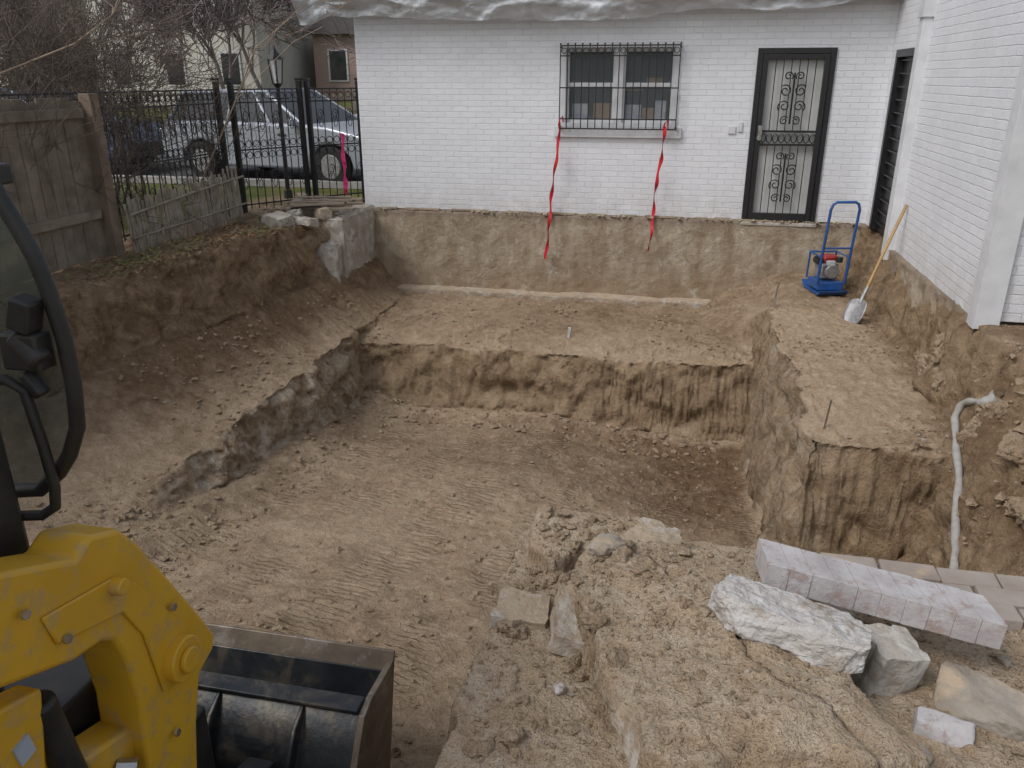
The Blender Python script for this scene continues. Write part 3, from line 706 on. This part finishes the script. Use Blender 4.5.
fr=[(-w,-.16,.12),(-w,-.20,.5),(-w,-.26,1.0),(-w+.02,-.265,1.06),(-w+.06,-.27,1.085),(w-.06,-.27,1.085),(w-.02,-.265,1.06),(w,-.26,1.0),(w,-.20,.5),(w,-.16,.12)]
a.tube(fr,.016,10);a.tube([(-w,-.205,.55),(w,-.205,.55)],.012,8)
a.tube([(-.16,-.16,.12),(-.16,-.18,.44),(-.16,.16,.44),(-.16,.18,.12)],.012,8);a.tube([(.16,-.16,.12),(.16,-.18,.44),(.16,.16,.44),(.16,.18,.12)],.012,8);a.tube([(-.16,.16,.44),(.16,.16,.44)],.012,8)
a.to('handle',BLUE,pc,0,True)
pc.location=(cx,cy,cz);pc.rotation_euler=(0,0,R(14))
sh=empty('shovel');b0=Vector((1.88,8.70,g(1.88,8.7)+.2));tp=Vector((2.235,9.0,.52));d=(tp-b0).normalized()
a=A();a.tube([b0,b0.lerp(tp,.5)+Vector((0,0,.01)),tp],.017,8);a.to('handle',HAND,sh,0,True)
a=A();side=d.cross(Vector((0,0,1))).normalized();nrm=d.cross(side)
v=[];nn=9;rows=[(.02,.02),(-.0,.09),(-.06,.115),(-.16,.12),(-.22,.10),(-.27,.05),(-.29,.01)]
for dl,wd in rows:
    for k in range(nn):
        q=(k-(nn-1)/2)/((nn-1)/2);v.append(b0+d*dl+side*q*wd+nrm*(-.025*q*q*(wd/.12)))
f=[(i*nn+k,i*nn+k+1,(i+1)*nn+k+1,(i+1)*nn+k) for i in range(len(rows)-1) for k in range(nn-1)]
a.add(v,f);a.tube([b0-d*.02,b0+d*.16],[.022,.02],8);o=a.to('blade',SILV,sh,0,True);o.modifiers.new('s','SOLIDIFY').thickness=.003
a=A();a.tube([(1.16,5.95,g(1.16,5.95)-.1),(1.19,5.95,g(1.16,5.95)+.24)],.007,6);a.to('rebar_stake',WORN)
a=A();a.tube([(1.05,9.1,g(1.05,9.1)-.1),(1.09,9.12,g(1.05,9.1)+.28)],.009,6);a.to('rebar_stake',WORN)
a=A();a.box((-1.25,9.2,g(-1.25,9.2)+.06),(.03,.015,.14),(.1,.1,0));a.to('survey_stake',PAPER)

# ------------------------------------------------------------ loader
ld=empty('skid_steer_loader')
PROF=[(.2,1.20),(1.04,.885),(1.22,.80),(1.25,.815),(1.27,.826),(1.36,.79),(1.41,.72),(1.52,.515),(1.60,.36),(1.635,.29),(1.62,.25),(1.545,.225),(1.50,.10),(1.47,-.04),(1.50,-.28),(1.64,-.42),(1.60,-.56),(1.46,-.52),(1.34,-.25),(1.295,.05),(1.30,.14),(1.315,.34),(1.30,.48),(1.275,.545),(1.24,.57),(1.157,.585),(.98,.665),(.2,.95)]
for nm,x0,x1 in(('lift_arm',-1.33,-1.20),('lift_arm_left',-2.42,-2.29)):
    a=A();a.prism(PROF,'x',x0,x1);a.to(nm,YEL,ld,.012,False,3)
a=A()
a.prism([(1.10,.74),(1.30,.70),(1.37,.64),(1.50,.43),(1.53,.33),(1.47,.27),(1.39,.30),(1.36,.50),(1.31,.60),(1.12,.66)],'x',-1.20,-1.192)
for (yy,zz,rr) in ((1.46,.35,.060),(1.30,.68,.02)): a.tube([(-1.20,yy,zz),(-1.165,yy,zz)],rr,28)
a.tube([(-1.165,1.46,.35),(-1.15,1.46,.35)],.034,20)
a.tube([(-2.3,1.42,.0),(-1.32,1.42,.0)],.06,20)
a.to('arm_pivot_boss',YEL,ld,.005)
a=A()
for yy,zz in((1.47,.50),(1.06,.78),(1.14,.66),(1.40,.16)): a.tube([(-1.19,yy,zz),(-1.182,yy,zz)],.011,6)
a.to('bolts',CHROME,ld)
a=A();a.prism([(.75,.50),(1.02,.42),(1.16,.34),(1.20,.05),(1.16,-.2),(1.05,-.25),(1.04,.05),(.98,.2),(.75,.32)],'x',-1.36,-1.27)
a.prism([(1.16,.30),(1.34,.24),(1.36,.12),(1.18,.18)],'x',-1.34,-1.24)
a.prism([(.92,.62),(1.10,.56),(1.06,.36),(.94,.30)],'x',-1.30,-1.235)
a.to('front_frame',YEL,ld,.01)
a=A();a.tube([(-1.26,1.10,.52),(-1.26,1.16,.1)],.035,16);a.b2((-1.9,1.12,-.3),(-1.36,1.45,.34));a.b2((-2.25,1.2,-.55),(-1.36,1.75,-.1));a.to('hydraulic_cylinder',BLKPLAST,ld,.01)
a=A();a.tube([(-1.26,1.16,.1),(-1.26,1.46,-.42)],.018,12);a.tube([(-1.24,1.24,.19),(-1.20,1.26,.18)],.025,12);a.to('hydraulic_rod',CHROME,ld)
a=A()
for k in range(5):
    o=k*.028;a.tube([(-1.3-o,.9,.35-o),(-1.22-o,1.10,.14+o),(-1.23-o,1.24,-.03),(-1.28-o,1.36,-.26)],.013,8)
a.tube([(-1.22,1.0,.35),(-1.2,1.12,.28),(-1.2,1.2,.10),(-1.24,1.25,-.15)],.012,8)
a.to('hydraulic_hoses',BLKPLAST,ld,0,True)
a=A();a.box((-1.232,1.02,.47),(.006,.04,.05),(R(10),0,0));a.to('warning_label',PAPER,ld)
a=A();a.b2((-2.25,-.9,-.35),(-1.38,1.10,.35));a.b2((-2.3,-1.1,-.1),(-1.35,-.6,1.0));a.to('body',YEL,ld,.03)
a=A();a.b2((-2.2,1.0,-.4),(-1.42,1.18,.5));a.to('front_panel',BLKPLAST,ld,.02)
a=A();a.b2((-2.22,-.5,1.76),(-1.40,1.15,1.84))
a.tube([(-1.43,1.12,.5),(-1.43,1.16,1.0),(-1.43,1.12,1.78)],.04,8);a.tube([(-2.2,1.12,.5),(-2.2,1.16,1.0),(-2.2,1.12,1.78)],.04,8)
a.b2((-1.46,-.5,.35),(-1.40,-.42,1.78));a.b2((-2.22,-.5,.35),(-2.16,-.42,1.78));a.b2((-2.2,-.5,.33),(-1.4,1.1,.5))
a.b2((-1.5,1.15,.5),(-1.385,1.30,1.10))
a.to('cab_frame',BLKPLAST,ld,.015)
a=A();a.box((-1.8,.3,.75),(.5,.5,.14));a.box((-1.8,.05,1.1),(.5,.14,.7));a.to('seat',BLKPLAST,ld,.05)
dp2=[(-2.2,1.60),(-2.12,1.66),(-1.50,1.68),(-1.40,1.64),(-1.33,1.545),(-1.295,1.47),(-1.27,1.41),(-1.255,1.34),(-1.242,1.24),(-1.242,1.14),(-1.255,1.04),(-1.29,.97),(-1.33,.92),(-1.39,.87),(-1.46,.86),(-2.1,.86),(-2.2,.92)]
dp=[(x,1.36,z) for x,z in dp2]
a=A();a.tube(dp+[dp[0],dp[1]],.017,10);a.to('door_seal',BLKPLAST,ld,0,True)
a=A();a.add(dp,[tuple(range(len(dp)))]);o=a.to('door_glass',CABGL,ld);o.modifiers.new('s','SOLIDIFY').thickness=.005
a=A();a.box((-1.315,1.335,1.22),(.09,.05,.08));a.box((-1.295,1.33,1.30),(.05,.05,.07),(0,.3,0));a.tube([(-1.33,1.33,1.25),(-1.27,1.32,1.20)],.025,12);a.tube([(-1.33,1.335,1.17),(-1.30,1.335,1.12)],.02,10);a.to('door_latch',BLKPLAST,ld,.012)
a=A();a.tube([(-1.42,1.31,1.15),(-1.37,1.32,1.155),(-1.335,1.325,1.13),(-1.325,1.33,1.0),(-1.32,1.33,.90),(-1.33,1.33,.85),(-1.36,1.32,.83),(-1.43,1.30,.83)],.012,10);a.to('grab_handle',BLKPLAST,ld,0,True)
a=A();a.box((-1.35,1.38,1.57),(.06,.05,.04));a.tube([(-1.4,1.36,1.52),(-1.34,1.38,1.60)],.014,8);a.to('work_light',BLKPLAST,ld,.012)
for xx in (-2.62,-1.42):
    a=A();pr=[]
    for k in range(13): t=R(90-180*k/12);pr.append((.9+.28*math.cos(t),-.45+.28*math.sin(t)))
    for k in range(13): t=R(270-180*k/12);pr.append((-.8+.28*math.cos(t),-.45+.28*math.sin(t)))
    a.prism(pr,'x',xx,xx+.18 if xx<-2 else xx+.14);a.to('rubber_track',TYRE,ld,.01)
# bucket, curled back: heavy rounded back, open mouth facing up and forward
bk=[(2.12,-.35),(2.07,-.37),(1.93,-.56),(1.90,-.70),(1.94,-.84),(2.04,-.93),(2.15,-.93),(2.23,-.82),(2.35,-.40),(2.335,-.395),(2.205,-.80),(2.14,-.89),(2.06,-.89),(1.99,-.82),(1.97,-.70),(2.0,-.57),(2.13,-.40)]
a=A();a.prism(bk,'x',-2.55,-.985);a.to('bucket_shell',STEELD,ld,.004)
for i,xx in enumerate((-2.565,-.995)):
    a=A();a.prism([(2.13,-.345),(2.06,-.36),(1.92,-.56),(1.885,-.70),(1.93,-.85),(2.03,-.945),(2.16,-.945),(2.25,-.82),(2.37,-.36)],'x',xx,xx+.025);a.to('bucket_side_plate',WORN if i else STEELD,ld,.003)
a=A();a.prism([(2.33,-.42),(2.345,-.42),(2.385,-.33),(2.37,-.325)],'x',-2.56,-.97);a.to('cutting_edge',WORN,ld,.003)
a=A()
for xx in (-1.9,-1.55,-1.22): a.prism([(2.07,-.36),(1.99,-.40),(1.86,-.56),(1.84,-.72),(1.92,-.85),(1.91,-.70),(1.94,-.56)],'x',xx,xx+.018)
a.b2((-2.55,2.055,-.352),(-.995,2.13,-.335))
a.prism([(1.6,-.35),(1.90,-.46),(1.88,-.76),(1.55,-.55)],'x',-1.34,-1.24);a.prism([(1.6,-.35),(1.90,-.46),(1.88,-.76),(1.55,-.55)],'x',-2.43,-2.28)
a.to('coupler',STEELD,ld,.005)

# ------------------------------------------------------------ street, cars, background
a=A();a.b2((-60,12.9,.01),(-4.7,18.6,.014));a.to('street',ASPH)
a=A();a.b2((-60,12.75,0),(-4.7,12.9,.12));a.b2((-60,18.6,0),(-4.7,18.75,.12));a.to('kerb',CURB,None,.01)
a=A();a.b2((-60,20.2,.0),(-4.7,21.6,.03));a.to('pavement',CURB)
def car(name,x,y,rz,paint):
    e=empty(name);a=A()
    prof=[(-2.3,.35),(-2.33,.62),(-2.28,.92),(-2.2,1.0),(-1.0,1.02),(.75,1.0),(1.35,.97),(2.05,.84),(2.25,.72),(2.3,.5),(2.26,.3),(1.85,.28),(1.78,.5),(1.6,.66),(1.4,.7),(1.2,.66),(1.02,.5),(.95,.26),(-.95,.26),(-1.02,.5),(-1.2,.66),(-1.4,.7),(-1.6,.66),(-1.78,.5),(-1.85,.3)]
    a.prism(prof,'y',-.9,.9);a.to('body',paint,e,.05,False,3)
    b_=[(-2.15,-.84,.99),(.88,-.84,.99),(.88,.84,.99),(-2.15,.84,.99)];t_=[(-1.85,-.66,1.47),(.02,-.66,1.50),(.02,.66,1.50),(-1.85,.66,1.47)]
    a=A();a.add(b_+t_,[(0,1,5,4),(1,2,6,5),(2,3,7,6),(3,0,4,7)]);a.to('windows',DARKGL,e)
    a=A();a.add(t_+[(p[0]*.97-.02,p[1]*.9,p[2]+.05) for p in t_],[(0,1,5,4),(1,2,6,5),(2,3,7,6),(3,0,4,7),(4,5,6,7)])
    for sg in(-1,1):
        for (xb,xt) in((-2.13,-1.83),(-.75,-.72),(.18,-.25),(.86,.01)):
            a.tube([(xb,sg*.85,.98),(xt,sg*.67,1.49)],.035,6)
    a.to('roof',paint,e,.01,True)
    for sx in(-1.4,1.4):
        for sg in(-1,1):
            a=A();a.tube([(sx,sg*.72,.33),(sx,sg*.91,.33)],.33,28);a.to('tyre',TYRE,e,.02)
            a=A();a.tube([(sx,sg*.90,.33),(sx,sg*.925,.33)],[.21,.19],20);a.to('wheel',SILV,e)
    a=A();a.box((2.18,-.62,.74),(.2,.3,.13));a.box((2.18,.62,.74),(.2,.3,.13));a.to('headlamps',CHROME,e,.03)
    a=A();a.box((2.28,0,.5),(.08,1.3,.16));a.to('grille',BLKPLAST,e,.01)
    a=A();a.box((.75,-.98,1.03),(.12,.16,.12));a.box((.75,.98,1.03),(.12,.16,.12));a.to('mirrors',paint,e,.03)
    for sg in(-1,1):
        a=A()
        for xx in(-.75,.2,1.0): a.box((xx,sg*.902,.66),(.012,.006,.6))
        a.box((-.5,sg*.91,.82),(.16,.02,.03));a.box((.45,sg*.91,.82),(.16,.02,.03));a.to('door_trim',BLKPLAST,e)
    e.location=(x,y,.015);e.rotation_euler=(0,0,R(rz))
car('parked_car',-7.0,14.0,-12,CARP);car('parked_car',-12.4,14.2,0,CARP2)
def house(name,x,y,w,d,h,roof,wc,rc):
    e=empty(name);z=float(H(np.array([x]),np.array([y]))[0])
    a=A();a.b2((x-w/2,y,z-.5),(x+w/2,y+d,z+h));a.to('walls',M(name+'_wall',wc,tuple(q*.85 for q in wc),1,.8,0),e)
    a=A();a.prism([(x-w/2-.4,z+h),(x+w/2+.4,z+h),(x,z+h+roof)],'y',y-.4,y+d+.4);a.to('roof',M(name+'_roof',rc,tuple(q*.8 for q in rc),3,.9,0),e)
    a=A();b2=A();n=int(w/2.6)
    for i in range(n):
        for zz in ([1.0,3.8] if h>4 else [1.0]):
            xx=x-w/2+(i+.5)*w/n;b2.b2((xx-.55,y-.06,z+zz-.08),(xx+.55,y-.005,z+zz+1.5));a.b2((xx-.45,y-.08,z+zz),(xx+.45,y-.062,z+zz+1.4))
    a.to('windows',DARKGL,e);b2.to('window_trim',WHITE,e)
house('distant_house',-25,38,9,8,5.5,2.5,(.62,.60,.55),(.12,.11,.11))
house('distant_house',-15.5,42,8,8,3.2,2.5,(.40,.29,.25),(.13,.12,.12))
house('distant_house',-38,36,10,8,5.5,2.5,(.50,.45,.36),(.14,.12,.11))
a=A()
for z in(.5,.85,1.2): a.b2((-60,23.0,z),(-4,23.04,z+.09))
for x in np.arange(-60,-4,2.4): a.b2((x,23.04,0),(x+.12,23.16,1.4))
a.to('rail_fence',WOOD)

class Seg:
    def __init__(s_): s_.a=[];s_.b=[];s_.ra=[];s_.rb=[]
    def add(s_,p,q,r,t): s_.a.append(p);s_.b.append(q);s_.ra.append(r);s_.rb.append(t)
    def to(s_,name,mat):
        a=np.array(s_.a);b=np.array(s_.b);ra=np.array(s_.ra)[:,None];rb=np.array(s_.rb)[:,None]
        d=b-a;d/=np.linalg.norm(d,axis=1,keepdims=True)+1e-9
        u=np.cross(d,[.31,.74,.59]);u/=np.linalg.norm(u,axis=1,keepdims=True)+1e-9;w=np.cross(d,u)
        V=[]
        for c,r in((a,ra),(b,rb)):
            for k in range(3):
                t=2*math.pi*k/3;V.append(c+(u*math.cos(t)+w*math.sin(t))*r)
        V=np.stack(V,1).reshape(-1,3);o=(np.arange(len(a))*6)[:,None,None]
        F=np.array([[0,1,4,3],[1,2,5,4],[2,0,3,5]])[None]+o
        return npmesh(name,V,F.reshape(-1,4),mat,True)
def grow(S,p,d,L,r,dep,rd,spread=.6,up=.1,kids=(2,4),minr=.002):
    n=3
    for i in range(n):
        d=np.array(d)+rd.normal(0,.16,3)+np.array([0,0,up*.3]);d=d/np.linalg.norm(d)
        q=p+d*L/n;r2=max(minr,r*.82);S.add(p,q,r,r2)
        if dep>0 and i>0:
            for _ in range(rd.integers(1,3)):
                dd=d+rd.normal(0,spread,3);dd/=np.linalg.norm(dd);grow(S,q,dd,L*rd.uniform(.5,.8),max(minr,r2*.55),dep-1,rd,spread,up,kids,minr)
        p=q;r=r2
    if dep>0:
        for _ in range(rd.integers(*kids)):
            dd=d+rd.normal(0,spread,3);dd/=np.linalg.norm(dd);grow(S,p,dd,L*rd.uniform(.55,.85),max(minr,r*.7),dep-1,rd,spread,up,kids,minr)
rd=np.random.default_rng(11)
for k,(bx,by) in enumerate([(-7.4,6.6),(-7.6,8.4),(-7.7,10.0),(-9.2,9.6),(-8.9,7.4)]):
    S=Seg()
    for _ in range(8):
        a0=rd.uniform(0,6.28);dd=np.array([math.cos(a0)*.6,math.sin(a0)*.6,1.]);dd/=np.linalg.norm(dd)
        grow(S,np.array([bx+rd.normal(0,.15),by+rd.normal(0,.15),0.]),dd,1.3,.022,3,rd,.5,.08,(2,4),.003)
    S.to('bare_shrub',TWIG)
S=Seg()
for _ in range(30):
    y=rd.uniform(5.8,9.7);grow(S,np.array([-5.90+rd.normal(0,.03),y,.1]),np.array([rd.normal(0,.06),rd.normal(0,.5),1.]),.85,.006,2,rd,.35,.1,(1,3),.0025)
S.to('dead_vines',TWIG)
for k,(bx,by,hh) in enumerate([(-13,21.9,2.2),(-19.5,22,2.6),(-11.5,27,2.6),(-16,30,3.),(-23,28,3.),(-30,27,3.),(-20,34,3.),(-17,48,4),(-24,50,4),(-12.8,50,4)]):
    S=Seg();z=float(H(np.array([bx]),np.array([by]))[0])
    grow(S,np.array([bx,by,z-.1]),np.array([0,0,1.]),hh,.045*hh,4,rd,.5,.12,(3,5),.008+.0003*by)
    S.to('bare_tree',TWIG2)
S=Seg()
for _ in range(130):
    x=rd.uniform(-60,-10);y=rd.uniform(54,64);grow(S,np.array([x,y,.8]),np.array([0,0,1.]),2.2,.06,3,rd,.5,.2,(2,4),.03)
S.to('distant_trees',TWIG2)
S=Seg()
for (p,q) in [((-5.9,8.9,.3),(-5.3,9.9,2.0)),((-6.2,6.6,1.75),(-6.0,8.2,1.95))]:
    p=np.array(p);q=np.array(q);L=np.linalg.norm(q-p)
    grow(S,p,(q-p)/L,L,.016,1,rd,.3,0,(1,3),.004)
S.to('fallen_branch',M('dead_branch',(.33,.25,.18),(.24,.18,.13),4,.9,0))
def leaves(name,pts,size,mat):
    n=len(pts);an=rng.uniform(0,6.28,n);ti=rng.uniform(-.6,.6,(n,2))
    q=np.array([(-1,0,0),(0,-.45,.1),(1,0,.05),(0,.45,.1)])[None]*size[:,None,None]
    x=q[...,0]*np.cos(an)[:,None]-q[...,1]*np.sin(an)[:,None];y=q[...,0]*np.sin(an)[:,None]+q[...,1]*np.cos(an)[:,None]
    z=q[...,2]+x*ti[:,:1]+y*ti[:,1:]
    V=(np.stack([x,y,z],-1)+pts[:,None,:]).reshape(-1,3);F=np.arange(n*4).reshape(n,4)
    return npmesh(name,V,F,mat,False)
x=rng.uniform(-5.7,-4.8,2600);y=rng.uniform(4,10.6,2600);k=(fbm(x*2,y*2,3,3)>-.15)&(x<np.interp(y,*XE)+.15);x,y=x[k],y[k]
leaves('leaf_litter',np.stack([x,y,hz(x,y)+.02],-1),rng.uniform(.012,.03,len(x)),M('dry_leaf',(.32,.20,.09),(.17,.105,.05),15,.8,0))
x=rng.uniform(-5.6,-4.75,1300);y=rng.uniform(5.6,9.6,1300);k=(fbm(x*1.7+4,y*1.7,3,3)>.08)&(x<np.interp(y,*XE)+.15);x,y=x[k],y[k]
leaves('ivy',np.stack([x,y,hz(x,y)+rng.uniform(.01,.08,len(x))],-1),rng.uniform(.012,.03,len(x)),M('ivy_leaf',(.10,.13,.035),(.20,.18,.06),15,.6,0))

# ------------------------------------------------------------ light, world, camera
w=bpy.data.worlds.new('World');scene.world=w;w.use_nodes=True;nt=w.node_tree
EL,AZ=50,225
sky=nt.nodes.new('ShaderNodeTexSky');sky.sky_type='NISHITA';sky.sun_disc=False;sky.sun_elevation=R(EL);sky.sun_rotation=R(AZ);sky.air_density=1.;sky.dust_density=3.
hsv=nt.nodes.new('ShaderNodeHueSaturation');hsv.inputs['Saturation'].default_value=.4
nt.links.new(sky.outputs[0],hsv.inputs['Color']);bg=nt.nodes['Background'];nt.links.new(hsv.outputs[0],bg.inputs[0]);bg.inputs[1].default_value=.15
sl=bpy.data.lights.new('sun','SUN');sl.energy=1.2;sl.angle=R(18);sl.color=(1,.975,.945);so=bpy.data.objects.new('sun',sl);scene.collection.objects.link(so)
az=R(AZ);dv=Vector((math.sin(az)*math.cos(R(EL)),math.cos(az)*math.cos(R(EL)),math.sin(R(EL))))
so.rotation_euler=dv.to_track_quat('Z','Y').to_euler()
cam=bpy.data.cameras.new('camera');co=bpy.data.objects.new('camera',cam);scene.collection.objects.link(co);scene.camera=co
co.location=(0,0,1.75);co.rotation_euler=(R(69),0,R(12));cam.sensor_width=36;cam.lens=28.125;cam.clip_end=2000;cam.clip_start=.05
scene.view_settings.view_transform='Standard';scene.view_settings.look='None';scene.view_settings.exposure=0
